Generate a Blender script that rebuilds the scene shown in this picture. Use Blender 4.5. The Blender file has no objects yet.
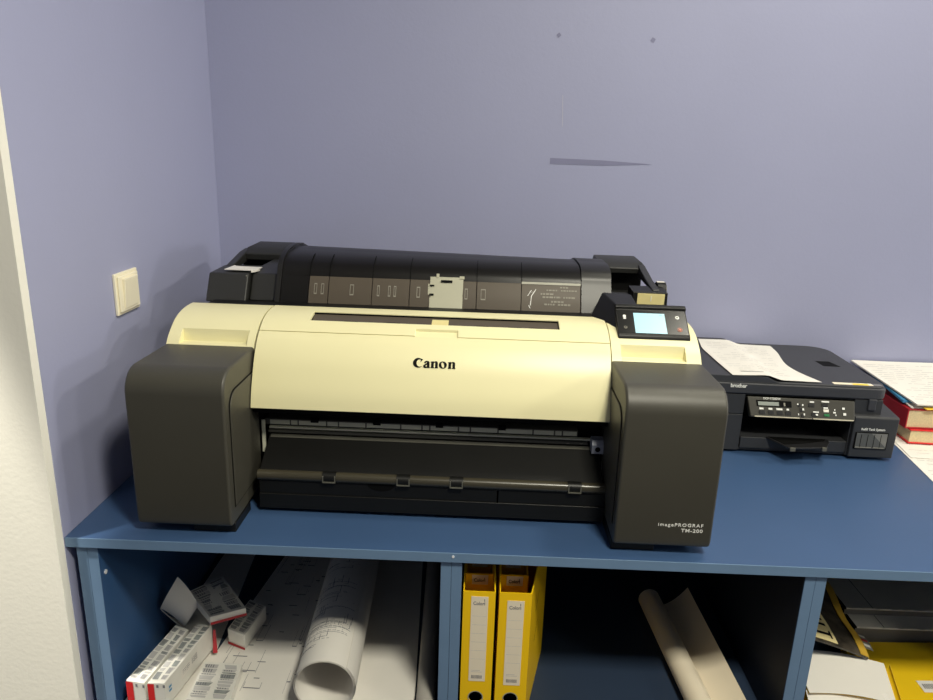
import bpy, bmesh, math, random
from mathutils import Vector, Matrix
random.seed(7)
C = bpy.context.scene.collection
PI = math.pi

# ------------------------------------------------------------------ materials
def srgb(r, g, b):
    f = lambda c: (c/255/12.92 if c/255 <= .04045 else ((c/255+.055)/1.055)**2.4)
    return (f(r), f(g), f(b), 1)
def mat(name, rgb, rough=.5, metal=0, var=.06, scale=30, bump=0, bscale=200, spec=.5, emit=0, coat=0):
    m = bpy.data.materials.new(name); m.use_nodes = True
    nt = m.node_tree; b = nt.nodes['Principled BSDF']
    col = srgb(*rgb)
    b.inputs['Roughness'].default_value = rough
    b.inputs['Metallic'].default_value = metal
    b.inputs['Specular IOR Level'].default_value = spec
    if coat: b.inputs['Coat Weight'].default_value = coat
    tc = nt.nodes.new('ShaderNodeTexCoord')
    n = nt.nodes.new('ShaderNodeTexNoise'); n.inputs['Scale'].default_value = scale; n.inputs['Detail'].default_value = 4
    nt.links.new(tc.outputs['Object'], n.inputs['Vector'])
    r = nt.nodes.new('ShaderNodeValToRGB')
    r.color_ramp.elements[0].position = .3; r.color_ramp.elements[1].position = .7
    r.color_ramp.elements[0].color = tuple(c*(1-var) for c in col[:3])+(1,)
    r.color_ramp.elements[1].color = tuple(min(1, c*(1+var)) for c in col[:3])+(1,)
    nt.links.new(n.outputs['Fac'], r.inputs['Fac']); nt.links.new(r.outputs['Color'], b.inputs['Base Color'])
    if emit:
        nt.links.new(r.outputs['Color'], b.inputs['Emission Color']); b.inputs['Emission Strength'].default_value = emit
    if bump:
        n2 = nt.nodes.new('ShaderNodeTexNoise'); n2.inputs['Scale'].default_value = bscale
        nt.links.new(tc.outputs['Object'], n2.inputs['Vector'])
        bp = nt.nodes.new('ShaderNodeBump'); bp.inputs['Strength'].default_value = bump; bp.inputs['Distance'].default_value = .002
        nt.links.new(n2.outputs['Fac'], bp.inputs['Height']); nt.links.new(bp.outputs['Normal'], b.inputs['Normal'])
    return m

M = {}
def mk(k, *a, **kw): M[k] = mat(k, *a, **kw)
mk('lavender_paint', (163,166,196), .55, var=.02, scale=2.5, bump=.10, bscale=140)
mk('paint_stain_shadow', (132,133,163), .6, var=.03)
mk('paint_scratch', (190,190,206), .6, var=.03)
mk('cream_paint', (247,244,232), .6, var=.02, scale=2, bump=.15, bscale=120)
mk('ceiling_white', (170,170,168), .8)
mk('floor_grey', (84,80,76), .5)
mk('blue_laminate', (60,86,124), .38, var=.03, scale=6, bump=.05, bscale=400)
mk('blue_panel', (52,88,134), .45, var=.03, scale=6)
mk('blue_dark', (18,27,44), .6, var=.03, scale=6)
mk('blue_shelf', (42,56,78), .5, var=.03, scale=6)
mk('blue_edge', (108,136,168), .4, var=.03, scale=20)
mk('cap_white', (225,228,232), .4)
mk('printer_cream', (240,233,186), .38, var=.012, scale=4, bump=.03, bscale=900)
mk('tower_black', (66,64,56), .44, var=.03, scale=8, bump=.12, bscale=1500)
mk('platen_light', (222,222,200), .45)
mk('body_black', (19,19,18), .42, var=.05, spec=.3, bump=.06, bscale=900)
mk('deep_black', (8,8,8), .7, var=.05, spec=.12)
mk('gloss_black', (18,18,18), .25, var=.03, spec=.25)
mk('band_black', (20,19,17), .40, var=.03)
mk('bar_gloss', (62,58,46), .3, var=.03)
mk('smoke_dark', (24,23,23), .34, var=.04, scale=5, spec=.22)
mk('smoke_brown', (88,80,70), .42, var=.05, scale=5, spec=.2)
mk('holder_black', (38,38,36), .45, var=.04, bump=.08, bscale=1200)
mk('rail_grey', (164,162,148), .4)
mk('rail_dark', (98,97,88), .4)
mk('lever_grey', (150,156,172), .4)
mk('bracket_grey', (176,174,152), .45, var=.02)
mk('white_plastic', (238,234,222), .4, var=.01)
mk('switch_white', (246,238,212), .35, var=.01)
mk('label_cream', (226,212,150), .6, var=.03, scale=60)
mk('ink_white', (235,235,230), .6, var=0)
mk('ink_dim', (140,136,124), .6, var=0)
mk('ink_black', (24,22,18), .7, var=0, spec=.2)
mk('screen_blue', (158,204,220), .3, var=.01, emit=.34)
mk('screen_line', (120,176,200), .3, var=0, emit=.4)
mk('lamp_orange', (200,96,50), .4, emit=.15)
mk('brother_black', (52,53,56), .5, var=.04, bump=.15, bscale=900)
mk('brother_lid', (56,57,62), .5, var=.05, scale=12, bump=.2, bscale=900)
mk('brother_panel', (62,60,54), .42, var=.03)
mk('brother_lcd', (150,156,150), .3, var=.01)
mk('silver_line', (206,200,178), .3, metal=.2)
mk('button_dark', (30,30,32), .4)
mk('green_btn', (40,120,70), .4)
mk('tank_window', (92,92,88), .15, var=.1, scale=40, coat=.5)
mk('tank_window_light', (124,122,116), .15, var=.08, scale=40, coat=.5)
mk('paper', (234,230,222), .8, var=.02, scale=10)
mk('paper_warm', (240,228,204), .75, var=.03, scale=6)
mk('paper_shade', (226,222,214), .8, var=.02)
mk('line_grey', (120,120,126), .8, var=0)
mk('line_faint', (190,188,186), .8, var=0)
mk('folder_blue', (74,150,196), .5)
mk('red_cover', (176,34,44), .45, var=.05)
mk('red_bright', (214,40,44), .4, var=.05)
mk('page_edge', (226,208,164), .8, var=.08, scale=250)
mk('yellow_note', (250,214,70), .6)
mk('yellow_card', (255,206,14), .42, var=.02, scale=8)
mk('yellow_inner', (240,182,16), .55, var=.03)
mk('yellow_paper', (246,204,26), .5, var=.03, scale=12, bump=.3, bscale=60)
mk('kraft_yellow', (214,172,62), .55, var=.05)
mk('mag_black', (66,60,52), .45, var=.75, scale=45)
mk('mag_cream', (232,216,160), .5, var=.05)
mk('pack_white', (232,230,222), .3, var=.03, scale=40, coat=.3)
mk('pack_grey', (150,154,152), .3, var=.25, scale=70, coat=.4)
mk('grey_board', (240,236,226), .35, var=.06, scale=12, coat=.2)
mk('grey_dark', (118,116,110), .4, var=.08)
mk('grey_roll', (176,172,164), .6, var=.03)

# ------------------------------------------------------------------ mesh builder
class MB:
    def __init__(s): s.v = []; s.f = []; s.m = []; s.mats = []
    def mi(s, k):
        if k not in s.mats: s.mats.append(k)
        return s.mats.index(k)
    def add(s, vs, fs, k, X=None):
        o = len(s.v)
        for v in vs:
            v = Vector(v)
            if X is not None: v = X @ v
            s.v.append(v)
        i = s.mi(k)
        for f in fs: s.f.append([o+a for a in f]); s.m.append(i)
        return s
    def box(s, x0, x1, y0, y1, z0, z1, k, X=None):
        vs = [(x, y, z) for z in (z0, z1) for y in (y0, y1) for x in (x0, x1)]
        return s.add(vs, [(0,2,3,1),(4,5,7,6),(0,1,5,4),(2,6,7,3),(0,4,6,2),(1,3,7,5)], k, X)
    def prism(s, prof, a0, a1, k, axis='x', X=None, ends=True):
        # prof: 2D polygon; axis x: (y,z); axis y: (x,z); axis z: (x,y)
        n = len(prof)
        P = {'x': lambda p, a: (a, p[0], p[1]), 'y': lambda p, a: (p[0], a, p[1]), 'z': lambda p, a: (p[0], p[1], a)}[axis]
        vs = [P(p, a0) for p in prof]+[P(p, a1) for p in prof]
        fs = [(i, (i+1) % n, n+(i+1) % n, n+i) for i in range(n)]
        if ends: fs += [tuple(range(n))[::-1], tuple(range(n, 2*n))]
        return s.add(vs, fs, k, X)
    def quad(s, a, b, c, d, k, X=None): return s.add([a,b,c,d], [(0,1,2,3)], k, X)
    def cyl(s, p0, p1, r0, k, r1=None, n=28, X=None, caps=True):
        p0 = Vector(p0); p1 = Vector(p1); r1 = r0 if r1 is None else r1
        d = (p1-p0).normalized(); u = d.orthogonal().normalized(); w = d.cross(u)
        vs = []
        for p, r in ((p0, r0), (p1, r1)):
            vs += [p+(u*math.cos(2*PI*i/n)+w*math.sin(2*PI*i/n))*r for i in range(n)]
        fs = [(i, (i+1) % n, n+(i+1) % n, n+i) for i in range(n)]
        if caps: fs += [tuple(range(n))[::-1], tuple(range(n, 2*n))]
        return s.add(vs, fs, k, X)
    def grid(s, fn, nu, nv, k, X=None, th=0):
        # fn(u,v) -> point ; sheet of thickness th along normal-ish z
        vs = [fn(i/nu, j/nv) for j in range(nv+1) for i in range(nu+1)]
        w = nu+1
        fs = [(j*w+i, j*w+i+1, (j+1)*w+i+1, (j+1)*w+i) for j in range(nv) for i in range(nu)]
        if th:
            n = len(vs); P = [Vector(v) for v in vs]; vv = []
            for j in range(nv+1):
                for i in range(w):
                    a = P[j*w+min(i+1, nu)]-P[j*w+max(i-1, 0)]
                    b = P[min(j+1, nv)*w+i]-P[max(j-1, 0)*w+i]
                    nn = a.cross(b)
                    nn = nn.normalized() if nn.length > 1e-12 else Vector((0, 0, 1))
                    vv.append(P[j*w+i]-nn*th)
            vs = P+vv
            fs2 = [tuple(n+a for a in f[::-1]) for f in fs]
            rim = [i for i in range(nu)]
            e = []
            e += [(i+1, i, n+i, n+i+1) for i in range(nu)]
            e += [(nv*w+i, nv*w+i+1, n+nv*w+i+1, n+nv*w+i) for i in range(nu)]
            e += [(j*w, (j+1)*w, n+(j+1)*w, n+j*w) for j in range(nv)]
            e += [((j+1)*w+nu, j*w+nu, n+j*w+nu, n+(j+1)*w+nu) for j in range(nv)]
            fs = fs+fs2+e
        return s.add(vs, fs, k, X)
    def lines(s, segs, w, fn, k, step=None):
        # thin printed strokes laid on a surface: fn(u,v) -> point already lifted off the sheet
        for (a, b) in segs:
            a = Vector(a); b = Vector(b); d = b-a
            if d.length < 1e-6: continue
            nrm = Vector((-d.y, d.x)).normalized()*w/2
            n = 1 if not step else max(1, int(d.length/step))
            for i in range(n):
                p = a+d*(i/n); q = a+d*((i+1)/n)
                s.quad(fn(*(p-nrm)), fn(*(q-nrm)), fn(*(q+nrm)), fn(*(p+nrm)), k)
        return s
    def text(s, body, size, X, k, ext=.0003, off=0, sx=1, align='LEFT', space=1, shear=0):
        cu = bpy.data.curves.new('t', 'FONT'); cu.body = body; cu.size = size; cu.extrude = ext; cu.offset = off
        cu.align_x = align; cu.space_character = space; cu.shear = shear; cu.resolution_u = 3
        o = bpy.data.objects.new('t', cu); C.objects.link(o)
        bpy.context.view_layer.update()
        dg = bpy.context.evaluated_depsgraph_get()
        me = o.evaluated_get(dg).to_mesh()
        vs = [(v.co.x*sx, v.co.y, v.co.z) for v in me.vertices]; fs = [tuple(p.vertices) for p in me.polygons]
        s.add(vs, fs, k, X)
        o.evaluated_get(dg).to_mesh_clear()
        bpy.data.objects.remove(o); bpy.data.curves.remove(cu)
        return s
    def build(s, name, parent=None, bevel=0, seg=2, ang=35, off=None, fix=True):
        me = bpy.data.meshes.new(name)
        o = bpy.data.objects.new(name, me); C.objects.link(o)
        vs = s.v
        if off is not None: vs = [v-Vector(off) for v in vs]
        elif parent is None:
            xs = [v.x for v in vs]; ys = [v.y for v in vs]; zs = [v.z for v in vs]
            c = Vector(((min(xs)+max(xs))/2, (min(ys)+max(ys))/2, min(zs)))
            vs = [v-c for v in vs]; o.location = c
        me.from_pydata([tuple(v) for v in vs], [], s.f)
        for k in s.mats: me.materials.append(M[k])
        me.polygons.foreach_set('material_index', s.m)
        me.update()
        if fix:
            bm = bmesh.new(); bm.from_mesh(me)
            bmesh.ops.recalc_face_normals(bm, faces=bm.faces); bm.to_mesh(me); bm.free()
        me.polygons.foreach_set('use_smooth', [True]*len(me.polygons))
        me.set_sharp_from_angle(angle=math.radians(ang))
        if bevel:
            b = o.modifiers.new('bevel', 'BEVEL'); b.width = bevel; b.segments = seg; b.limit_method = 'ANGLE'
            b.angle_limit = math.radians(40); b.harden_normals = True
        if parent is not None: o.parent = parent
        return o

def cut(o, boxes, bevel=0):
    """boolean-subtract boxes (x0,x1,y0,y1,z0,z1) from a mesh object, keeping nothing but the result"""
    for bx in boxes:
        cb = MB()
        if callable(bx): bx(cb)
        else: cb.box(*bx, o.data.materials[0].name)
        c = cb.build('cutter', off=(0, 0, 0)); c.parent = o.parent
        md = o.modifiers.new('b', 'BOOLEAN'); md.object = c; md.operation = 'DIFFERENCE'; md.solver = 'EXACT'
        bpy.context.view_layer.update()
        dg = bpy.context.evaluated_depsgraph_get()
        me = bpy.data.meshes.new_from_object(o.evaluated_get(dg))
        o.modifiers.remove(md); old = o.data; nm = old.name; o.data = me
        bpy.data.meshes.remove(old); me.name = nm
        cm = c.data; bpy.data.objects.remove(c); bpy.data.meshes.remove(cm)
    me = o.data
    me.polygons.foreach_set('use_smooth', [True]*len(me.polygons))
    me.set_sharp_from_angle(angle=math.radians(30))
    if bevel:
        b = o.modifiers.new('bevel', 'BEVEL'); b.width = bevel; b.segments = 2; b.limit_method = 'ANGLE'
        b.angle_limit = math.radians(40); b.harden_normals = True
    return o

def thing(name, label, cat, loc=(0,0,0), rotz=0, group=None):
    o = bpy.data.objects.new(name, None); C.objects.link(o); o.empty_display_size = .05
    o.location = loc; o.rotation_euler = (0, 0, rotz)
    o['label'] = label; o['category'] = cat
    if group: o['group'] = group
    return o
def tag(o, label, cat, group=None):
    o['label'] = label; o['category'] = cat
    if group: o['group'] = group
    return o
def struct(o): o['kind'] = 'structure'; return o
def arc(cx, cz, r, a0, a1, n=8):
    return [(cx+r*math.cos(math.radians(a0+(a1-a0)*i/n)), cz+r*math.sin(math.radians(a0+(a1-a0)*i/n))) for i in range(n+1)]
def face_front(x, y, z, tilt=0):   # text facing -y ; tilt leans it back (radians)
    return Matrix.Translation((x, y, z)) @ Matrix.Rotation(PI/2-tilt, 4, 'X')

# ------------------------------------------------------------------ room
D = .822; ZF = -.75; ZC = 1.95
struct(MB().box(-.14, 8.5, D, D+.12, ZF, ZC, 'lavender_paint').build('wall_back'))
wb = bpy.data.objects['wall_back']
def on_back(name, quads, k):
    m = MB()
    for q in quads:
        m.quad(*[(x, D-.0006, z) for x, z in q], k)
    o = m.build(name, off=wb.location); o.parent = wb; return o
on_back('shadow_mark', [[(.865, .643), (.865, .628), (1.0, .628), (1.115, .634)], [(.865, .643), (1.115, .634), (1.127, .635), (1.0, .641)]], 'paint_stain_shadow')  # faint shadow on the wall, painted as a flat darker patch
on_back('scratch_mark', [[(.886, .795), (.890, .72), (.8915, .72), (.8875, .795)]], 'paint_scratch')
on_back('paint_blemish', [[(.868+.006*math.cos(a), .933+.006*math.sin(a)) for a in (0, 1.5, 3, 4.6)]], 'paint_stain_shadow')
on_back('paint_blemish', [[(1.098+.007*math.cos(a), .928+.007*math.sin(a)) for a in (.3, 1.8, 3.3, 4.9)]], 'paint_stain_shadow')
struct(MB().box(-.12, 0, -.001, D, ZF, ZC, 'lavender_paint').build('wall_left'))
struct(MB().box(-1.8, -.0008, -.02, -.001, ZF, ZC, 'cream_paint').build('wall_front_left'))
struct(MB().box(-1.8, 8.5, -4.5, D+.12, ZF-.05, ZF, 'floor_grey').build('floor'))
struct(MB().box(-1.8, 8.5, -4.5, D+.12, ZC, ZC+.05, 'ceiling_white').build('ceiling'))

# light switch on the left wall
sw = thing('light_switch', 'cream square light switch on the lavender left wall', 'switch', (0, .293, .371))
m = MB()
sec = [(.0, .0425), (.004, .0425), (.010, .037), (.010, .0)]
m.prism([(-.0445, -.0405), (.0445, -.0405), (.0445, .0405), (-.0445, .0405)], 0, .006, 'switch_white')
m.prism([(-.039, -.035), (.039, -.035), (.039, .035), (-.039, .035)], .006, .010, 'switch_white')
m.build('frame', sw, bevel=.003, seg=3)
m = MB(); m.add([(.010, -.026, -.029), (.010, .026, -.029), (.010, .026, .029), (.010, -.026, .029),
                 (.012, -.026, -.029), (.012, .026, -.029), (.0165, .026, .029), (.0165, -.026, .029)],
                [(0,1,2,3),(4,5,6,7),(0,1,5,4),(1,2,6,5),(2,3,7,6),(3,0,4,7)], 'switch_white')
m.build('rocker', sw, bevel=.001)

# ------------------------------------------------------------------ counter
wt = thing('worktop', 'long blue laminate worktop running along the lavender wall', 'worktop', (1.28, .4, -.018))
o = (1.28, .4, -.018)
MB().box(.001, 2.56, .001, .82, -.018, 0, 'blue_laminate').build('top_panel', wt, off=o)
MB().box(.001, 2.56, -.0006, .001, -.018, 0, 'blue_edge').build('edge_band', wt, off=o, bevel=.0004)
MB().cyl((.668, -.0004, -.0065), (.668, -.0016, -.0065), .0024, 'cap_white', n=14).build('screw_cap', wt, off=o)

def cabinet(x0, x1, label, filler=None, caps=()):
    t = thing('cabinet_unit', label, 'cabinet', (x0, 0, ZF), 0, 'blue cabinets under the worktop')
    o = (x0, 0, ZF); yf, yb = .006, .80
    def panel(name, a, b):
        p = MB()
        p.box(a, b, yf+.001, yb, ZF, -.0185, 'blue_panel'); p.box(a, b, yf, yf+.001, ZF, -.0185, 'blue_edge')
        return p.build(name, t, off=o, bevel=.0008)
    panel('side_panel', x0, x0+.018); panel('side_panel', x1-.018, x1)
    inner = MB().box(x1-.0186, x1-.0181, yf+.002, yb-.007, -.359, -.0187, 'blue_dark').build('inner_shade', t, off=o)  # thin dark sheet: shade on the right inner face put into colour
    if filler: panel('filler_panel', *filler)
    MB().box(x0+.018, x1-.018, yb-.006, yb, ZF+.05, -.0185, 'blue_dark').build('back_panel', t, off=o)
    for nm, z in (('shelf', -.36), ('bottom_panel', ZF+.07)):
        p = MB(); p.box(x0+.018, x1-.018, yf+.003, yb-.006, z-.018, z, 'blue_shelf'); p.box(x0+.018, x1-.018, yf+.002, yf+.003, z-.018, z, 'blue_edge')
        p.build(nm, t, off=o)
    for (x, y, z) in caps:
        MB().cyl((x, y, z), (x+.0015, y, z), .0042, 'cap_white', n=16).build('screw_cap', t, off=o)
    return t
cabinet(.0335, .665, 'blue open cabinet at the left wall holding drawings and small boxes', (.015, .033), [(.0515, .022, -.079)])
cabinet(.6655, 1.288, 'blue open cabinet in the middle holding yellow files and a loose roll')
cabinet(1.2885, 1.92, 'blue open cabinet on the right holding yellow envelopes and grey boards')
cabinet(1.9205, 2.55, 'blue open cabinet at the far right end under the worktop')

# ------------------------------------------------------------------ large-format printer
PR = thing('large_format_printer', 'large cream and black wide-format printer marked Canon on the blue worktop', 'printer', (.1208, .022, 0), -.0072)
def tower(x0, x1, inner):
    r = .042
    prof = [(.004, .018), (0, .03)] + [(r-r*math.cos(a), .298-r+r*math.sin(a)) for a in [PI/2*i/10 for i in range(11)]] + [(.168, .298), (.168, .018)]
    o = MB().prism(prof, x0, x1, 'tower_black').build('side_tower', PR, bevel=.005, seg=3)
    # door plate on the inner side
    s = 1 if inner > x0+.05 else -1
    q = [(.022, .05), (.022, .225)] + [(.022+.03-.03*math.cos(a), .225+.03*math.sin(a)) for a in [PI/2*i/6 for i in range(1, 7)]] + [(.165, .2555), (.165, .05)]
    d = MB().prism(q, inner, inner+s*.0022, 'tower_black'); d.build('tank_door', PR, bevel=.001)
    g = MB()
    def off(p, k): # groove outline just outside the door
        cx, cz = .12, .15
        return (p[0]-(.0022 if p[0] < .1 else 0), p[1]+(.0022 if p[1] > .15 else -.0022))
    g.prism([off(p, 1) for p in q], inner, inner+s*.0009, 'deep_black'); g.build('door_gap', PR)
    f = MB().box(min(inner, inner-s*.075), max(inner, inner-s*.075), .018, .1, .0, .019, 'body_black'); f.build('foot', PR, bevel=.002)
    f = MB().box(x0+.03, x1-.03, .55, .65, .0, .03, 'body_black'); f.build('foot', PR, bevel=.002)
tower(-.0025, .163, .163); tower(.819, .9845, .819)
ink = 'ink_white'
m = MB()
m.text('imagePROGRAF', .0085, face_front(.9675, -.0006, .0590), ink, off=.00006, sx=1.10, align='RIGHT', space=1.26)
m.text('TM-200', .0090, face_front(.9675, -.0006, .0488), ink, off=.0001, sx=1.16, align='RIGHT', space=1.12)
m.build('model_lettering', PR, fix=False)['label'] = 'small white imagePROGRAF TM-200 lettering'

# cream shell: rounded side covers and the two hinged covers between the towers
CURVE = [(.118,.196),(.1245,.222),(.136,.250),(.151,.280),(.170,.306),(.185,.3195),(.203,.3315),(.222,.3400),(.245,.3455),(.270,.3480),(.296,.3482)]
def smooth_curve(pts, n=4):
    out = []
    P = [pts[0]]+pts+[pts[-1]]
    for i in range(1, len(P)-2):
        for j in range(n):
            t = j/n; a, b, c, d = P[i-1], P[i], P[i+1], P[i+2]
            out.append(tuple(.5*(2*b[k]+(c[k]-a[k])*t+(2*a[k]-5*b[k]+4*c[k]-d[k])*t*t+(-a[k]+3*b[k]-3*c[k]+d[k])*t**3) for k in (0, 1)))
    return out+[pts[-1]]
CV = smooth_curve(CURVE)
def shell(pts, inner=.004):
    # closed profile: outer curve plus an offset inner curve
    n = len(pts); inn = []
    for i in range(n):
        a = pts[max(0, i-1)]; b = pts[min(n-1, i+1)]
        dx, dz = b[0]-a[0], b[1]-a[1]; l = math.hypot(dx, dz)
        inn.append((pts[i][0]+dz/l*inner, pts[i][1]-dx/l*inner))
    return pts+inn[::-1]
side = [(p[0]+.001, p[1]-.001) for p in CV]+[(.300,.346), (.300,.20), (.20,.196)]
for (a, b, c0, c1) in ((-.001, .1625, .022, .148), (.8205, .983, .838, .956)):
    o = MB().prism(side, a, b, 'printer_cream').build('side_cover', PR)
    def wedge(cb, c0=c0, c1=c1):
        cb.prism([(.06, .297), (.188, .299), (.1955, .36), (.06, .36)], c0, c1, 'printer_cream')
    cut(o, [wedge], bevel=.0012)
    o['label'] = 'cream rounded end cover with a finger pocket'
low = [p for p in CV if p[1] < .3222]; yz = [p for p in CV if p[1] >= .3245]
cross = (.1795, .3155)
lowc = [(p[0]-.002, p[1]+.0005) for p in low]+[(.1873, .3237)]
topc = [(.1886, .3246)]+[(p[0]-.002, p[1]+.0005) for p in yz]
fc = MB().prism(shell(lowc, .006), .1665, .8185, 'printer_cream').build('front_cover', PR, bevel=.0008)
tc = MB().prism(shell(topc, .006), .1665, .8185, 'printer_cream').build('top_cover', PR)
def slot(cb): cb.box(.255, .7275, .2175, .2570, .30, .40, 'printer_cream')
def notch(cb): cb.prism([(.180, .3150), (.190, .3203), (.2045, .3285), (.2045, .40), (.180, .40)], .4575, .537, 'printer_cream')
cut(tc, [slot, notch], bevel=.0006)
w = MB(); w.prism([(.2185, .3335), (.2560, .3425), (.2560, .340), (.2185, .331)], .256, .7265, 'smoke_brown'); w.build('slot_window', PR)
for x0 in (.32, .40, .57, .63, .67): MB().cyl((x0, .2212, .3360), (x0+.025, .2212, .3360), .0035, 'deep_black', n=12).build('slot_roller', PR)
MB().prism([(.2195,.3342),(.248,.3410),(.248,.3418),(.2195,.3350)], .485, .517, 'label_cream').build('slot_label', PR)
MB().box(.255, .7275, .2165, .2185, .333, .3375, 'deep_black').build('slot_gasket', PR)
MB().box(.255, .7275, .2560, .2580, .340, .3455, 'deep_black').build('slot_gasket', PR)

# brand mark: heavy serif lettering drawn as filled outlines
def outline_mesh(mb, loops, X, k, ext=.0002, off=.022):
    cu = bpy.data.curves.new('o', 'CURVE'); cu.dimensions = '2D'; cu.fill_mode = 'BOTH'; cu.extrude = ext; cu.offset = off
    for lp in loops:
        sp = cu.splines.new('POLY'); sp.points.add(len(lp)-1); sp.use_cyclic_u = True
        for i, (x, y) in enumerate(lp): sp.points[i].co = (x, y, 0, 1)
    o = bpy.data.objects.new('o', cu); C.objects.link(o); bpy.context.view_layer.update()
    dg = bpy.context.evaluated_depsgraph_get(); me = o.evaluated_get(dg).to_mesh()
    mb.add([tuple(v.co) for v in me.vertices], [tuple(p.vertices) for p in me.polygons], k, X)
    o.evaluated_get(dg).to_mesh_clear(); bpy.data.objects.remove(o); bpy.data.curves.remove(cu)
def ell(cx, cy, rx, ry, a0=0, a1=360, n=28, rot=0):
    c, s = math.cos(rot), math.sin(rot); out = []
    for i in range(n+(0 if a1-a0 == 360 else 1)):
        a = math.radians(a0+(a1-a0)*i/n); x, y = rx*math.cos(a), ry*math.sin(a)
        out.append((cx+x*c-y*s, cy+x*s+y*c))
    return out
LG = MB(); XL = Matrix.Translation((.4585, .1495, .2765)) @ Matrix.Rotation(PI/2-.54, 4, 'X') @ Matrix.Scale(.0158, 4)
# C : crescent with a pointed beak at the upper right
big = ell(.58, .55, .60, .58, 52, 318, 30); inn = ell(.76, .55, .37, .44, 308, 66, 30)
outline_mesh(LG, [big+inn[2:-2]], XL, 'ink_black', off=0)
outline_mesh(LG, [[(.80, .98), (.97, 1.03), (1.10, .98), (.80, .60), (.86, .86)]], XL, 'ink_black', off=0)
def stem(x, w=.26, h=.78, serif=True):
    lp = [(x-.05, 0), (x+w+.05, 0), (x+w+.05, .06), (x+w, .08), (x+w, h-.02), (x+w-.06, h)]
    lp += [(x-.06, h-.06), (x-.06, h-.12), (x, h-.12), (x, .08), (x-.05, .06)]
    outline_mesh(LG, [lp], XL, 'ink_black')
def n_letter(x):
    stem(x)
    outline_mesh(LG, [[(x+.24, .62), (x+.34, .74), (x+.48, .80), (x+.64, .76), (x+.72, .62), (x+.72, .08), (x+.77, .06), (x+.77, 0), (x+.41, 0), (x+.41, .06), (x+.46, .08), (x+.46, .60), (x+.42, .68), (x+.34, .67), (x+.26, .55)]], XL, 'ink_black')
def a_letter(x):
    stem(x+.42, h=.62)
    outline_mesh(LG, [[(x+.10, .56), (x+.13, .70), (x+.30, .80), (x+.50, .80), (x+.64, .72), (x+.68, .56), (x+.44, .52), (x+.40, .68), (x+.28, .66), (x+.24, .54)]], XL, 'ink_black')
    outline_mesh(LG, [[(x+.44, .50), (x+.20, .42), (x+.02, .28), (x+.0, .12), (x+.12, .0), (x+.28, -.02), (x+.44, .08), (x+.44, .16), (x+.34, .11), (x+.25, .16), (x+.26, .30), (x+.44, .40)]], XL, 'ink_black')
a_letter(1.16); n_letter(2.06)
outline_mesh(LG, [ell(3.36, .39, .44, .41), ell(3.36, .39, .17, .35, rot=.25)], XL, 'ink_black')
n_letter(4.02)
# lettering stretched to the width of the mark on the cover
LG.v = [Vector((.4585+(v.x-.4585)*1.02, v.y, v.z)) for v in LG.v]
def cover_y(z): # front surface of the cover at height z
    for p, q in zip(lowc, lowc[1:]):
        if p[1] <= z <= q[1]: return p[0]+(q[0]-p[0])*(z-p[1])/(q[1]-p[1])
    return lowc[-1][0]
zs = [v.z for v in LG.v]
LG.v = [Vector((v.x, cover_y(v.z)-.0008, v.z)) for v in LG.v]
LG.build('brand_lettering', PR, fix=False)['label'] = 'dark serif Canon lettering on the front cover'

# dark core behind and below the covers
m = MB()
m.box(.1635, .8190, .215, .72, .022, .193, 'body_black')
m.box(.004, .1625, .20, .72, .03, .196, 'body_black'); m.box(.8205, .978, .20, .72, .03, .196, 'body_black')
m.box(.02, .962, .305, .72, .196, .338, 'body_black')
m.build('chassis', PR, bevel=.003)
MB().prism([(.130, .183), (.130, .1945), (.215, .1945), (.215, .165)], .166, .8185, 'deep_black').build('cover_lip', PR, bevel=.002)
# media exit: ribbed platen, rails, end guide, lever
m = MB()
m.box(.170, .772, .185, .213, .138, .1495, 'rail_dark')
x = .18
k = 0
while x < .765:
    wd = [.038, .012, .052, .020, .050, .064][k % 6]
    m.box(x, min(x+wd, .770), .1835, .186, .1395, .148, 'platen_light'); x += wd+.003; k += 1
m.build('platen', PR)
for xx in (.26, .38, .50, .62): MB().cyl((xx, .183, .1505), (xx+.014, .183, .1505), .005, 'deep_black', n=14).build('pinch_roller', PR)
MB().box(.180, .800, .176, .184, .1335, .1372, 'platen_light').build('cutter_rail', PR, bevel=.0008)
MB().box(.180, .790, .170, .184, .1275, .1325, 'rail_dark').build('lower_rail', PR, bevel=.0008)
MB().box(.1665, .1735, .172, .176, .085, .152, 'platen_light').build('end_guide', PR, bevel=.001)
m = MB(); m.prism([(.150,.119), (.150,.136), (.157,.144), (.172,.146), (.178,.138), (.178,.119)], .795, .8175, 'lever_grey'); m.cyl((.806,.1502,.128), (.806,.149,.128), .005, 'deep_black', n=16)
m.build('release_lever', PR, bevel=.002)['label'] = 'small blue-grey lever at the right end of the paper exit'
# output guide
m = MB()
m.prism([(.184, .126), (.184, .095), (.098, .06), (.096, .079), (.168, .121), (.176, .126)], .1815, .812, 'body_black')
m.build('output_guide', PR, bevel=.002)
MB().prism([(.172, .1225), (.166, .119), (.166, .1205), (.172, .1242)], .185, .81, 'rail_dark').build('guide_ridge', PR)
MB().cyl((.180, .1, .0735), (.818, .1, .0735), .0095, 'bar_gloss', n=32).build('front_bar', PR)
for xx in (.3, .436, .533, .748):
    m = MB()
    m.cyl((xx, .1, .0735), (xx+.025, .1, .0735), .0108, 'body_black', n=28)
    m.box(xx+.002, xx+.023, .0885, .092, .0665, .0685, 'rail_dark'); m.box(xx+.0225, xx+.0245, .0888, .092, .0665, .0795, 'rail_dark'); m.box(xx+.0005, xx+.0025, .0888, .092, .0665, .0795, 'rail_dark')
    m.build('bar_clip', PR)
m = MB()
m.box(.181, .6205, .097, .215, .010, .0635, 'body_black'); m.build('base_front_panel', PR, bevel=.002)
m = MB()
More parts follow.
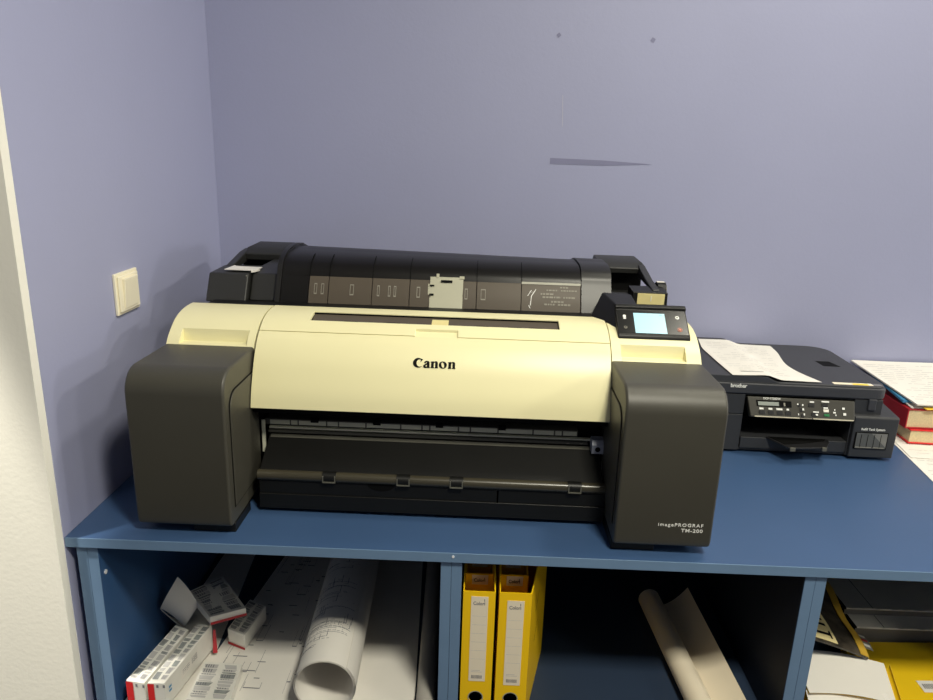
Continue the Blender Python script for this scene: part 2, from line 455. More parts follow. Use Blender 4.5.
m.box(.6225, .818, .097, .215, .010, .0635, 'body_black'); m.build('base_front_panel', PR, bevel=.002)
MB().box(.181, .818, .0945, .098, .008, .038, 'body_black').build('base_lip', PR, bevel=.0015)
m = MB(); m.add([(.407+.025*math.cos(a), .0965, .063+.0125*math.sin(a)) for a in [PI+PI*i/14 for i in range(15)]], [tuple(range(15))], 'deep_black'); m.build('grip_hollow', PR)
m = MB()
m.add([(.748,.1686,.1288),(.757,.1686,.1288),(.7525,.1686,.1322)], [(0,1,2)], 'ink_dim'); m.add([(.773,.1686,.1322),(.782,.1686,.1322),(.7775,.1686,.1288)], [(0,1,2)], 'ink_dim')
m.build('arrow_marks', PR)
m = MB()
X = Matrix.Identity(4)
for (y0, z0, y1, z1) in ((.165,.098,.150,.0935),(.150,.0935,.150,.0865),(.150,.0865,.137,.083),(.137,.083,.137,.0765),(.16,.0865,.15,.0865),(.145,.0765,.131,.0765)):
    m.cyl((.8172, y0, z0), (.8172, y1, z1), .0011, 'ink_white', n=8)
m.build('lever_symbol', PR)

# rear roll cover: dark upper arc over a brown see-through panel
MB().box(.02, .962, .302, .356, .325, .3425, 'body_black').build('rear_ledge', PR, bevel=.002)
def seg_arc(pts): return smooth_curve(pts, 4)
UP = seg_arc([(.383,.3955),(.391,.410),(.406,.4235),(.435,.4345),(.48,.4400),(.53,.4390),(.585,.429),(.64,.409),(.69,.37),(.72,.32)])
def warp(mb): # the closed lid sits a little lower at its right end
    for v in mb.v:
        k = min(1, max(0, (v.y-.388)/.09)); v.z -= (.0015+.0105*max(0, (v.x-.158)/.64))*k
    return mb
up = [(a, b-.0015) for a, b in UP]
xs = [.158, .2165, .258, .349, .4275, .567, .660, .783]
m = MB()
m.prism(shell(up, .004), .158, .783, 'smoke_dark'); warp(m).build('roll_cover', PR)['label'] = 'dark glossy curved roll cover'
for i in range(1, len(xs)-1):
    s = [(a-.0008*1, b+.0006) for a, b in UP[:13]]
    warp(MB().prism(shell(s, .0016), xs[i]-.0005, xs[i]+.0005, 'deep_black')).build('cover_seam', PR)
lowp = [(.3535,.338),(.362,.358),(.372,.378),(.382,.394)]
for i in range(len(xs)-1):
    a, b = xs[i]+.0008, xs[i+1]-.0008
    mt = 'smoke_dark' if i == 0 else 'smoke_brown'
    MB().prism(shell(lowp, .004), a, b, mt).build('cover_panel', PR)
def onp(x, t, lift=.0006): # point on the brown panel, t 0 bottom .. 1 top
    f = t*3; i = min(2, int(f)); f -= i
    y = lowp[i][0]+(lowp[i+1][0]-lowp[i][0])*f; z = lowp[i][1]+(lowp[i+1][1]-lowp[i][1])*f
    return (x, y-lift, z+lift*.4)
for (x0, ww) in ((.228, .006), (.2425, .006), (.303, .008), (.360, .005), (.383, .005), (.3945, .005), (.4425, .007), (.5425, .006), (.576, .010)):
    m = MB(); f = lambda x, t: onp(x, t)
    for (a, b, c, d) in ((x0, .36, x0+ww, .72),):
        fr = .0011
        for q in ((a,b,a+fr,d),(c-fr,b,c,d),(a,b,c,b+.04),(a,d-.04,c,d)):
            m.quad(f(q[0],q[1]), f(q[2],q[1]), f(q[2],q[3]), f(q[0],q[3]), 'ink_dim')
    m.build('panel_rib', PR)
m = MB()
for t, segs in ((.86, [(.740, .757)]), (.74, [(.712,.736),(.742,.775)]), (.60, [(.700,.728)]), (.50, [(.704,.742),(.747,.772)]), (.36, [(.722,.748)]), (.27, [(.708,.731),(.736,.763)])):
    for a, b in segs:
        x = a
        while x < b:
            l = random.uniform(.003, .008); e = min(b, x+l)
            m.quad(onp(x,t), onp(e,t), onp(e,t+.055), onp(x,t+.055), 'ink_dim'); x = e+.0016
m.lines([((.673,.55),(.681,.75)),((.690,.78),(.681,.55)),((.681,.55),(.679,.25)),((.674,.32),(.684,.32)),((.676,.25),(.679,.15)),((.676,.68),(.684,.66))], .0016, lambda x, t: onp(x, t), 'ink_white')
m.build('printed_notice', PR)['label'] = 'faint white printed instructions and symbol on the brown panel'
MB().prism([(.3805,.3935),(.3835,.3975),(.3850,.3975),(.3835,.3925)], .660, .783, 'rail_grey').build('panel_edge', PR)
m = MB()
pp = [(.3535-.004,.3385),(.366,.366),(.3765,.3885),(.3835,.4015)]
m.prism(shell(pp, .003), .4695, .5385, 'bracket_grey')
m.prism(shell([(.3815,.400),(.3875,.4075)], .003), .482, .488, 'bracket_grey'); m.prism(shell([(.3805,.399),(.3855,.404)], .003), .5305, .5405, 'bracket_grey')
m.prism(shell([(.366,.366),(.376,.3875)], .003), .4655, .472, 'bracket_grey')
m.build('paper_guide', PR, bevel=.0006)['label'] = 'light grey rectangular paper guide clipped to the roll cover'
m = MB()
for (x0, x1, t0, t1) in ((.492,.516,.82,.90),(.469,.4785,.70,.75),(.469,.4785,.42,.48)):
    def g(x, t): y = .3495+(.3835-.3495)*t; z = .3385+(.4015-.3385)*t; return (x, y-.0012, z+.0006)
    m.quad(g(x0,t0), g(x1,t0), g(x1,t1), g(x0,t1), 'deep_black')
m.build('guide_slot', PR)
warp(MB().prism(shell(seg_arc([(.352,.338),(.366,.366),(.382,.395),(.390,.411),(.405,.4255),(.435,.4370),(.48,.4425),(.53,.4415),(.585,.432),(.64,.412),(.69,.372),(.72,.32)]), .004), .7845, .846, 'band_black')).build('cover_end_band', PR, ang=50)
MB().prism(shell(seg_arc([(.352,.338),(.366,.366),(.382,.395),(.390,.411),(.405,.4255),(.435,.4370),(.48,.4425),(.53,.4415),(.585,.432),(.64,.412),(.69,.372),(.72,.32)]), .004), .147, .1575, 'band_black').build('cover_end_band', PR, ang=50)

# roll holders at both ends
def holder(x0, x1, cap0, cap1, arm, slip):
    m = MB()
    if slip:
        m.prism([(.352,.338),(.3825,.3935),(.47,.395),(.70,.36),(.70,.338)], x0, x1, 'holder_black')
        m.build('roll_holder', PR, bevel=.003, seg=3)
        MB().prism([(.372,.338),(.402,.392),(.47,.398),(.56,.398),(.70,.37),(.70,.338)], x1+.0012, .1455, 'holder_black').build('roll_holder', PR, bevel=.004, seg=3)
        MB().box(x1-.0045, x1-.0033, .3795, .383, .352, .391, 'rail_grey', Matrix.Translation((0,0,0))).build('holder_seam', PR)
    else:
        m.prism([(.36,.338),(.405,.372),(.44,.372),(.47,.352),(.70,.345),(.70,.338)], .848, .962, 'holder_black')
        m.build('roll_holder', PR, bevel=.003, seg=3)
    hz = -.004 if not slip else 0
    MB().prism([(.558,.394),(.556,.410+hz),(.575,.4215+hz),(.67,.4230+hz),(.70,.402+hz),(.70,.394)], cap0, cap1, 'holder_black').build('holder_cap', PR, bevel=.003, seg=3)
    MB().prism([(.40,.388),(.47,.396),(.56,.413),(.60,.416),(.60,.39),(.40,.38)], arm, arm+.016, 'holder_black').build('holder_arm', PR, bevel=.003)
    MB().prism([(.59,.338),(.59,.408),(.69,.404),(.69,.338)], min(cap0,arm)-.003, max(cap1,arm+.016), 'deep_black').build('holder_back', PR)
holder(.003, .0865, .022, .134, .008, True)
holder(.848, .962, .848, .948, .936, False)
m = MB(); m.prism([(.030,.398),(.095,.396),(.099,.438),(.040,.442),(.034,.452)], .3975, .3990, 'paper', 'z'); m.prism([(.0885,.393),(.096,.397),(.100,.418),(.0885,.402)], .3945, .3978, 'paper', 'z')
m.build('paper_slip', PR)['label'] = 'white paper slip on the left roll holder'
m = MB(); m.prism([(.383,.340),(.386,.3845),(.44,.388),(.44,.340)], .893, .966, 'body_black'); m.build('cutter_block', PR, bevel=.002)
MB().box(.9025, .9590, .3825, .3838, .3590, .3820, 'label_cream').build('cream_label', PR, bevel=.0006)
MB().box(.930, .9315, .3817, .3826, .366, .377, 'ink_white').build('label_mark', PR)
m = MB(); m.cyl((.955,.452,.375), (.975,.452,.375), .021, 'body_black'); m.build('knob', PR, bevel=.002)
m = MB(); m.cyl((.9752,.452,.3765), (.9765,.452,.3765), .0135, 'white_plastic'); m.box(.955,.972,.4445,.456,.3955,.3965,'white_plastic'); m.build('knob_cap', PR)

# control panel with the blue touch screen
def hull(name, pts, k, bevel=.002, parent=None):
    bm = bmesh.new()
    for p in pts: bm.verts.new(p)
    r = bmesh.ops.convex_hull(bm, input=bm.verts[:])
    bmesh.ops.delete(bm, geom=[g for g in r['geom_interior'] if isinstance(g, bmesh.types.BMVert)], context='VERTS')
    bmesh.ops.dissolve_limit(bm, angle_limit=math.radians(2), verts=bm.verts[:], edges=bm.edges[:])
    bm.verts.index_update(); h = MB(); h.add([tuple(v.co) for v in bm.verts], [tuple(v.index for v in f.verts) for f in bm.faces], k); bm.free()
    return h.build(name, PR if parent is None else parent, bevel=bevel)
m = MB()
m.prism([(.203,.329),(.2045,.3355),(.2065,.3380),(.2575,.3740),(.262,.3785),(.30,.362),(.30,.335)], .8355, .9695, 'body_black')
m.build('control_panel', PR, bevel=.002, seg=2)
MB().prism([(.2585,.3735),(.2580,.3795),(.2640,.3830),(.2720,.3820),(.2760,.36)], .8350, .9705, 'body_black').build('panel_ridge', PR, bevel=.002)
MB().box(.862, .9165, .2597, .2612, .3846, .3856, 'rail_grey').build('ridge_highlight_strip', PR) if False else None
hull('panel_arm', [(.822,.340,.3905),(.880,.340,.388),(.880,.262,.380),(.840,.262,.380),(.796,.300,.350),(.835,.232,.338),(.880,.232,.338),(.880,.345,.345),(.812,.345,.345)], 'body_black', .003)
def onc(u, v, lift=.0006): # control face, u across 0..1, v 0 bottom .. 1 top
    y = .2065+(.2575-.2065)*v; z = .3380+(.3740-.3380)*v
    return (.8355+.134*u, y-lift*.51, z+lift*.86)
def rect(m, u0, v0, u1, v1, k, lift=.0006): m.quad(onc(u0,v0,lift), onc(u1,v0,lift), onc(u1,v1,lift), onc(u0,v1,lift), k)
m = MB(); rect(m, .02, .05, .98, .97, 'gloss_black', .0004); m.build('panel_face', PR)
m = MB(); rect(m, .245, .06, .685, .86, 'screen_blue', .0008); m.build('touch_screen', PR)['label'] = 'pale blue lit touch screen'
m = MB()
rect(m,.61,.77,.65,.81,'screen_line',.001)
m.build('screen_icons', PR)
MB().box(.862+.0, .921, .2595, .2615, .3862, .388, 'rail_grey').build('panel_glint', PR) if False else None
def disc(m, u, v, r, k, lift=.001, n=16): m.add([onc(u+r*math.cos(2*PI*i/n)/.134, v+r*math.sin(2*PI*i/n)/.0583, lift) for i in range(n)], [tuple(range(n))], k)
m = MB(); disc(m,.115,.72,.0032,'ink_white'); rect(m,.095,.60,.135,.66,'ink_white',.001); m.build('home_button', PR)
m = MB(); disc(m,.115,.27,.0030,'ink_dim'); disc(m,.115,.27,.0017,'gloss_black',.0013); m.build('back_button', PR)
m = MB(); disc(m,.86,.72,.0040,'ink_white'); disc(m,.86,.72,.0015,'gloss_black',.0013); m.build('wake_button', PR)
m = MB(); disc(m,.87,.24,.0046,'lamp_orange'); disc(m,.87,.24,.0038,'gloss_black',.0012); disc(m,.87,.24,.0022,'lamp_orange',.0014); m.build('stop_button', PR)['label'] = 'orange ringed stop button'

# ------------------------------------------------------------------ small multifunction printer
BA = -.03
BR = thing('multifunction_printer', 'small black desktop multifunction printer marked brother right of the large printer', 'printer', (1.2182, .476, 0), BA)
m = MB()
m.box(0, .092, .002, .36, .006, .0945, 'brother_black'); m.box(0, .092, .002, .36, .0955, .1435, 'brother_black')
m.box(.092, .335, .20, .36, .006, .1435, 'brother_black'); m.box(.092, .335, .006, .2, .140, .1435, 'brother_black'); m.box(.092, .335, .006, .20, .006, .012, 'brother_black')
m.box(.335, .398, .002, .36, .006, .1435, 'brother_black')
m.build('body', BR, bevel=.0015)
m = MB(); m.box(.093, .3345, .19, .199, .012, .14, 'deep_black'); m.build('paper_bay', BR)
def rr(x0, x1, y0, y1, rads, n=6): # rounded rectangle corners: (fl, fr, br, bl)
    out = []
    for (cx, cy, r, a) in ((x0+rads[0], y0+rads[0], rads[0], 180), (x1-rads[1], y0+rads[1], rads[1], 270), (x1-rads[2], y1-rads[2], rads[2], 0), (x0+rads[3], y1-rads[3], rads[3], 90)):
        out += [(cx+r*math.cos(math.radians(a+90*i/n)), cy+r*math.sin(math.radians(a+90*i/n))) for i in range(n+1)]
    return out
m = MB(); m.prism(rr(-.002, .406, -.002, .346, (.006, .026, .05, .02)), .1450, .171, 'brother_lid', 'z')
m.build('scanner_lid', BR, bevel=.004, seg=3)
def lidtop(x, y): # moulded upper deck: higher feeder on the left, ramp, lower deck on the right
    if x < .135: h = .187
    elif x < .16: t = (x-.135)/.025; t = t*t*(3-2*t); h = .187-.0115*t
    else: h = .1755
    return h
m = MB()
outl = rr(.0, .403, .001, .343, (.01, .03, .055, .03), 8)
m.prism([(x, y) for x, y in outl], .169, .1755, 'brother_lid', 'z'); m.build('lid_deck', BR, bevel=.004, seg=3)
m = MB(); m.prism([(0,.174),(0,.184),(.004,.187),(.128,.187),(.136,.1858),(.146,.1805),(.154,.1765),(.162,.1752),(.162,.174)], .0005, .341, 'brother_lid', 'y'); m.build('document_feeder', BR, bevel=.002)
m = MB(); m.prism([(.322,.150),(.362,.150),(.352,.192),(.318,.192)], .1750, .1759, 'deep_black', 'z'); m.build('lid_recess', BR)
m = MB(); m.box(.285, .372, .006, .020, .1756, .1761, 'paper_warm'); m.box(.327,.362,.006,.016,.1761,.1763,'yellow_note'); m.box(.372,.392,.006,.018,.1756,.1761,'tank_window_light'); m.build('sticker_strip', BR)['label'] = 'cream and yellow sticker strip at the lid edge'
m = MB(); m.box(.364, .382, -.0035, .010, .119, .1465, 'brother_lid'); m.build('lid_catch', BR, bevel=.003)
# ink tank block
tk = MB(); tk.prism([(-.010,.008),(-.012,.104),(-.008,.108),(.10,.119),(.30,.119),(.30,.008)], .3365, .435, 'brother_black')
tko = tk.build('ink_tank_housing', BR, bevel=.003, seg=3)
m = MB(); m.box(.343, .416, -.0135, -.0105, .030, .0705, 'deep_black'); m.build('tank_frame', BR, bevel=.001)
m = MB(); m.quad((.3455,-.0137,.032),(.4135,-.0137,.032),(.4135,-.0137,.069),(.3455,-.0137,.069),'tank_window')
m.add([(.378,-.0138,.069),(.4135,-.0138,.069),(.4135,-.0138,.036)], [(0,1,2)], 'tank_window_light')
m.build('tank_window', BR)['label'] = 'smoky ink tank window'
m = MB()
for xx in (.3555, .370, .3845, .399): m.box(xx, xx+.0012, -.0141, -.0138, .034, .066, 'deep_black')
m.box(.347,.382,-.0141,-.0138,.0335,.0355,'ink_dim'); m.box(.386,.41,-.0141,-.0138,.0335,.0355,'ink_dim')
m.build('tank_divider', BR)
m = MB(); m.text('Refill Tank System', .0078, face_front(.3535, -.0126, .0755), ink, off=.00012, sx=.92); m.build('tank_lettering', BR, fix=False)
m = MB(); m.text('brother', .0125, face_front(.0535, -.0026, .1605), ink, off=.0003, sx=.98, space=.95); m.build('brand_lettering', BR, fix=False)
# tilted control panel
def onb(u, v, lift=0): # u 0..1 along, v 0 top .. 1 bottom
    xa = .0945+.2395*u; xb = .1015+.231*u
    return (xa+(xb-xa)*v, -.001-.0195*v-lift*.91, .1405-.0425*v+lift*.42)
m = MB()
A = [onb(0,0), onb(1,0), onb(1,1), onb(0,1)]
B_ = [(x, y+.016, z-.006) for x, y, z in A]
m.add(A+B_, [(0,1,2,3),(7,6,5,4),(0,4,5,1),(1,5,6,2),(2,6,7,3),(3,7,4,0)], 'brother_panel'); m.build('control_panel', BR, bevel=.003, seg=3)
def brect(m, u0, v0, u1, v1, k, lift=.0006): m.quad(onb(u0,v0,lift), onb(u1,v0,lift), onb(u1,v1,lift), onb(u0,v1,lift), k)
def bbox(name, u0, v0, u1, v1, k, h=.0018):
    m = MB(); a = [onb(u0,v0,h), onb(u1,v0,h), onb(u1,v1,h), onb(u0,v1,h)]; b = [onb(u0,v0), onb(u1,v0), onb(u1,v1), onb(u0,v1)]
    m.add(a+b, [(0,1,2,3),(0,4,5,1),(1,5,6,2),(2,6,7,3),(3,7,4,0)], k); return m.build(name, BR, bevel=.0004)
m = MB(); brect(m, .075, .17, .405, .47, 'gloss_black'); m.build('display_frame', BR)
m = MB(); brect(m, .09, .24, .285, .42, 'brother_lcd', .0009); brect(m, .33,.26,.345,.42,'ink_dim',.0009); m.build('display', BR)
m = MB()
X = Matrix((( .2395,0,0,0),(0,1,0,0),(0,0,1,0),(0,0,0,1)))
p0 = Vector(onb(.145,.125,.0005)); vx = Vector((1,0,0)); vy = (Vector(onb(0,0))-Vector(onb(0,1))); vy.x = 0; vy.normalize(); vz = vx.cross(vy)
TX = Matrix(((vx.x,vy.x,vz.x,p0.x),(vx.y,vy.y,vz.y,p0.y),(vx.z,vy.z,vz.z,p0.z),(0,0,0,1)))
m.text('DCP-T720DW', .0066, TX, ink, ext=.0001, off=.00008, sx=.95); m.build('model_lettering', BR, fix=False)
for u in (.115, .20, .285, .365): bbox('panel_button', u-.027, .66, u+.027, .84, 'button_dark')
m = MB()
for u, w_ in ((.115,.02),(.20,.018),(.285,.03),(.365,.012)): brect(m, u-w_, .53, u+w_, .62, 'ink_white')
for (u0,v0,u1,v1) in ((.455,.25,.468,.33),(.50,.28,.514,.36),(.50,.48,.517,.58),(.455,.74,.465,.82),(.51,.72,.522,.82),(.575,.12,.615,.19),(.685,.08,.755,.15),(.60,.60,.655,.66),(.625,.72,.645,.80),(.70,.38,.742,.45),(.80,.45,.81,.53),(.79,.58,.815,.66),(.81,.70,.82,.78),(.875,.36,.90,.46),(.885,.62,.912,.74)): brect(m, u0, v0, u1, v1, 'ink_white', .002)
m.build('panel_legends', BR)
for (u,v) in ((.475,.34),(.49,.56),(.50,.84)): bbox('panel_button', u-.012, v-.08, u+.012, v+.08, 'button_dark')
for (u,v) in ((.59,.31),(.715,.27),(.615,.76)): bbox('panel_button', u-.028, v-.08, u+.028, v+.08, 'button_dark')
bbox('start_button', .70, .48, .75, .62, 'white_plastic'); bbox('colour_start_button', .705, .70, .755, .82, 'green_btn')
m = MB(); brect(m, .04, .93, .47, .985, 'silver_line', .0006); brect(m, .60, .93, .985, .985, 'silver_line', .0006); brect(m,.475,.945,.59,.975,'ink_dim',.0006); m.build('panel_trim', BR)
# paper tray and the pulled-out support flap
m = MB(); m.box(.094, .334, .001, .19, .0125, .040, 'brother_black'); m.build('paper_tray', BR, bevel=.002)
m = MB(); m.prism([(.150,.003),(.292,.003),(.288,-.014),(.268,-.046),(.182,-.058)], .0385, .0425, 'button_dark', 'z'); m.build('output_flap', BR, bevel=.0015)
m = MB(); m.prism([(.155,.0022),(.285,.0022),(.278,-.010),(.222,-.030),(.178,-.040)], .0427, .0431, 'deep_black', 'z'); m.build('flap_recess', BR)
m = MB(); m.box(.184, .196, -.059, -.055, .034, .043, 'rail_dark'); m.box(.258,.268,-.050,-.045,.034,.043,'rail_dark'); m.build('flap_tip', BR, bevel=.001)
m = MB(); m.text('A4', .004, face_front(.2305, .0005, .030), 'ink_dim', ext=.0001); m.build('tray_mark', BR, fix=False) if False else None
# printed sheet draped over the feeder
def brw(x, y, z): # printer-local to world
    c, s = math.cos(BA), math.sin(BA); return (1.2182+x*c-y*s, .476+x*s+y*c, z)
A0 = (.055, .040); 
SH_L = [(.055,-.003),(.049,.10),(.044,.22),(.058,.311)]
SH_R = [(.258,.008),(.233,.081),(.227,.140),(.236,.20),(.245,.249),(.249,.312)]
def along(P, t):
    ys = [p[1] for p in P]; y = ys[0]+(ys[-1]-ys[0])*t
    for a, b in zip(P, P[1:]):
        if y <= b[1]+1e-9: k = (y-a[1])/(b[1]-a[1]); return (a[0]+(b[0]-a[0])*k, y)
    return P[-1]
SRc = smooth_curve(SH_R, 4)
def sheet_pt(u, v):
    l = along(SH_L, v); r = along(SRc, v)
    x = l[0]+(r[0]-l[0])*u; y = l[1]+(r[1]-l[1])*u
    t = min(1, max(0, (x-.128)/.045)); t = t*t*(3-2*t); h = .1885-.0112*t
    return brw(x, y, h+.0006+.002*math.sin(PI*u)**2*(.4+.6*(1-v)))
m = MB(); m.grid(sheet_pt, 28, 16, 'paper', th=-.0006)
sg = []
for r in range(17):
    v = .06+.052*r; u = .08
    if r in (0, 5, 11): continue
    while u < .86:
        l = random.uniform(.02, .12); e = min(.88, u+l)
        if random.random() < .72: sg.append(((u, v), (e, v)))
        u = e+.015
m.lines(sg, .006, lambda u, v: tuple(Vector(sheet_pt(u, v))+Vector((0,0,.0010))), 'line_faint', step=.05)
m.lines([((.14,.085),(.40,.075))], .010, lambda u, v: tuple(Vector(sheet_pt(u, v))+Vector((0,0,.0011))), 'line_grey', step=.05)
tag(m.build('printed_sheet'), 'white printed sheet draped over the lid of the small black printer', 'paper')

# ------------------------------------------------------------------ books and papers at the right end
def flat_sheet(name, c4, z, label, th=.0006, text=0, group=None, curl=0):
    a, b, c, d = [Vector((p[0], p[1], p[2] if len(p) > 2 else z)) for p in c4]
    def fn(u, v):
        p = a*(1-u)*(1-v)+b*u*(1-v)+c*u*v+d*(1-u)*v
        return (p.x, p.y, p.z+curl*(u*u*.6+v*v*.4)*abs(math.sin(3*u+2*v)))
    m = MB(); m.grid(fn, 10, 10, 'paper', th=-th)
    if text:
        sg = []
        for r in range(text):
            v = .06+.88*r/text; u = random.choice([.06, .06, .15])
            while u < .9:
                l = random.uniform(.03, .16); e = min(.93, u+l)
                if random.random() < .7: sg.append(((u, v), (e, v)))
                u = e+.02
        m.lines(sg, .007, lambda u, v: (fn(u, v)[0], fn(u, v)[1], fn(u, v)[2]+th+.0004), 'line_faint', step=.12)
    o = m.build(name); return tag(o, label, 'paper', group)
flat_sheet('printed_sheet', [(1.684,.318),(1.90,.29),(1.965,.60),(1.728,.62)], .0006, 'white printed sheet lying flat on the worktop under the red books', text=14)
flat_sheet('printed_sheet', [(1.712,.478),(1.93,.46),(1.955,.66),(1.740,.66)], .0022, 'curled white sheet between the worktop sheet and the lower red book', text=9, curl=.002)
def book(name, x0, x1, y0, y1, z0, z1, cover, label, spine, rot=0, pages='page_edge', ct=.0028):
    cx, cy = (x0+x1)/2, (y0+y1)/2
    t = thing(name, label, 'book', (cx, cy, z0), rot)
    hx, hy, h = (x1-x0)/2, (y1-y0)/2, z1-z0
    MB().box(-hx, hx, -hy, hy, 0, ct, cover).build('bottom_cover', t, bevel=.0008)
    MB().box(-hx, hx, -hy, hy, h-ct, h, cover).build('top_cover', t, bevel=.0008)
    s = ct
    if spine == 'left': MB().box(-hx-.0005, -hx+s, -hy, hy, 0, h, cover).build('spine', t, bevel=.0008)
    if spine == 'right': MB().box(hx-s, hx+.0005, -hy, hy, 0, h, cover).build('spine', t, bevel=.0008)
    a = -hx+(s+.0002 if spine == 'left' else .004); b = hx-(s+.0002 if spine == 'right' else .004)
    MB().box(a, b, -hy+.004, hy-.004, ct+.0001, h-ct-.0001, pages).build('page_block', t)
    return t
book('red_book', 1.752, 1.95, .552, .700, .0052, .041, 'red_bright', 'lower red hardcover book with cream pages on the worktop papers', 'right', -.05)
book('red_binder', 1.741, 1.95, .562, .80, .0414, .0905, 'red_cover', 'thick dark red hardcover volume with spine to the left on the lower red book', 'left', -.02)
# wedge-shaped paper pile leaning back against the wall
def tilt_z(y): return .0915+(y-.565)*.12
m = MB()
m.prism([(.568, tilt_z(.568)), (.568, tilt_z(.568)+.0022), (.812, tilt_z(.812)+.0022), (.812, tilt_z(.812))], 1.746, 1.95, 'paper_shade')
tag(m.build('paper_folder'), 'thin white folder on top of the dark red volume', 'folder')
m = MB(); m.prism([(.592, tilt_z(.592)+.0024), (.592, tilt_z(.592)+.0085), (.814, tilt_z(.814)+.0085), (.814, tilt_z(.814)+.0024)], 1.738, 1.95, 'folder_blue')
tag(m.build('blue_folder', bevel=.0006), 'blue cardboard folder under the white papers on the red books', 'folder')
z1 = lambda y: tilt_z(y)+.0128
flat_sheet('printed_sheet', [(1.751,.556,z1(.556)),(1.965,.552,z1(.552)),(1.965,.812,z1(.812)),(1.715,.815,z1(.815))], 0, 'top white printed sheet on the pile of red books', text=18, th=.0035, curl=.0015)
m = MB(); m.box(1.772, 1.81, .5515, .5645, .0945, .0965, 'yellow_note'); tag(m.build('sticky_note'), 'yellow sticky note at the front of the red book pile', 'note')

# ------------------------------------------------------------------ left cabinet: drawings, rolls and small boxes
ZS = -.36
def plan_lines(n, seed, u0=.05, u1=.95, v0=.05, v1=.95, ax=1.0):
    rnd = random.Random(seed); sg = []
    for i in range(n):
        u = rnd.uniform(u0, u1); v = rnd.uniform(v0, v1); w = rnd.uniform(.03, .16); h = rnd.uniform(.02, .1)
        u2 = min(u1, u+w); v2 = min(v1, v+h); c = rnd.random()
        if c < .45: sg += [((u,v),(u2,v))]
        elif c < .75: sg += [((u,v),(u,v2))]
        else: sg += [((u,v),(u2,v)),((u2,v),(u2,v2)),((u,v),(u,v2))]
    return sg
def drawing(name, c4, z, label, n=60, seed=1, th=.0005, mt='paper', arch=0, w=.003):
    a, b, c, d = [Vector((p[0], p[1], z)) for p in c4]
    def fn(u, v):
        p = a*(1-u)*(1-v)+b*u*(1-v)+c*u*v+d*(1-u)*v
        return (p.x, p.y, p.z+arch*math.sin(PI*u)**2)
    m = MB(); m.grid(fn, 12, 8, mt, th=-th)
    if n: m.lines(plan_lines(n, seed), w, lambda u, v: (fn(u,v)[0], fn(u,v)[1], fn(u,v)[2]+th+.0004), 'line_grey', step=.09)
    o = m.build(name); return tag(o, label, 'drawing')
drawing('drawing_sheet', [(.056,.020),(.19,.020),(.128,.75),(.072,.75)], ZS+.0006, 'plain white sheet along the left side of the cabinet under the small boxes', 0)
drawing('drawing_sheet', [(.160,.015),(.40,.012),(.335,.76),(.252,.76)], ZS+.0020, 'large drawing sheet with plan lines left of the big paper roll', 90, 4, w=.0032)
drawing('drawing_sheet', [(.318,.010),(.43,.010),(.42,.77),(.322,.77)], ZS+.0036, 'overlapping drawing sheet tucked against the left of the big roll', 60, 9, w=.004)
drawing('drawing_sheet', [(.452,.012),(.603,.012),(.566,.77),(.43,.77)], ZS+.0030, 'blank white sheet lying between the big roll and the grey roll', 0)
def roll(name, p0, p1, r, label, mt='paper', turns=2.2, gap=.0022, lines=0, seed=3, lift=0):
    p0 = Vector(p0); p1 = Vector(p1); d = (p1-p0); L_ = d.length; d.normalize(); up = Vector((0,0,1)); sd = d.cross(up).normalized()
    def fn(u, v):
        ang = 2*PI*turns*u-PI*.15; rr_ = r-gap*turns*(1-u)
        return tuple(p0+d*(L_*v)+(sd*math.cos(ang)+up*math.sin(ang))*rr_)
    m = MB(); m.grid(fn, int(40*turns), 2, mt, th=.0005)
    if lines:
        rnd = random.Random(seed); sg = []
        for i in range(lines):
            v = rnd.choice([rnd.uniform(.06, .16), rnd.uniform(.18, .34), rnd.uniform(.36, .9)]); a0 = rnd.uniform(.552, .67); l = rnd.choice([.01, .02, .04, .08, .13])
            sg.append(((a0, v), (min(.70, a0+l), v)))
            if rnd.random() < .3: sg.append(((a0, v), (a0, min(.95, v+rnd.uniform(.01, .04)))))
        def ln(u, v):
            ang = 2*PI*turns*u-PI*.15; rl = r-gap*turns*(1-u)+.0006
            return tuple(p0+d*(L_*v)+(sd*math.cos(ang)+up*math.sin(ang))*rl)
        m.lines(sg, .0014, ln, 'line_grey', step=.01)
    o = m.build(name, fix=False, ang=60); return tag(o, label, 'paper roll')
roll('drawing_roll', (.4385, .012, ZS+.0645), (.408, .77, ZS+.0645), .0575, 'big white rolled-up drawing with printed lines lying front to back in the left cabinet', lines=120, seed=11)
roll('paper_roll', (.624, .012, ZS+.0215), (.600, .77, ZS+.0215), .0185, 'thin grey paper roll along the cabinet divider', mt='grey_roll', turns=3, gap=.0018)

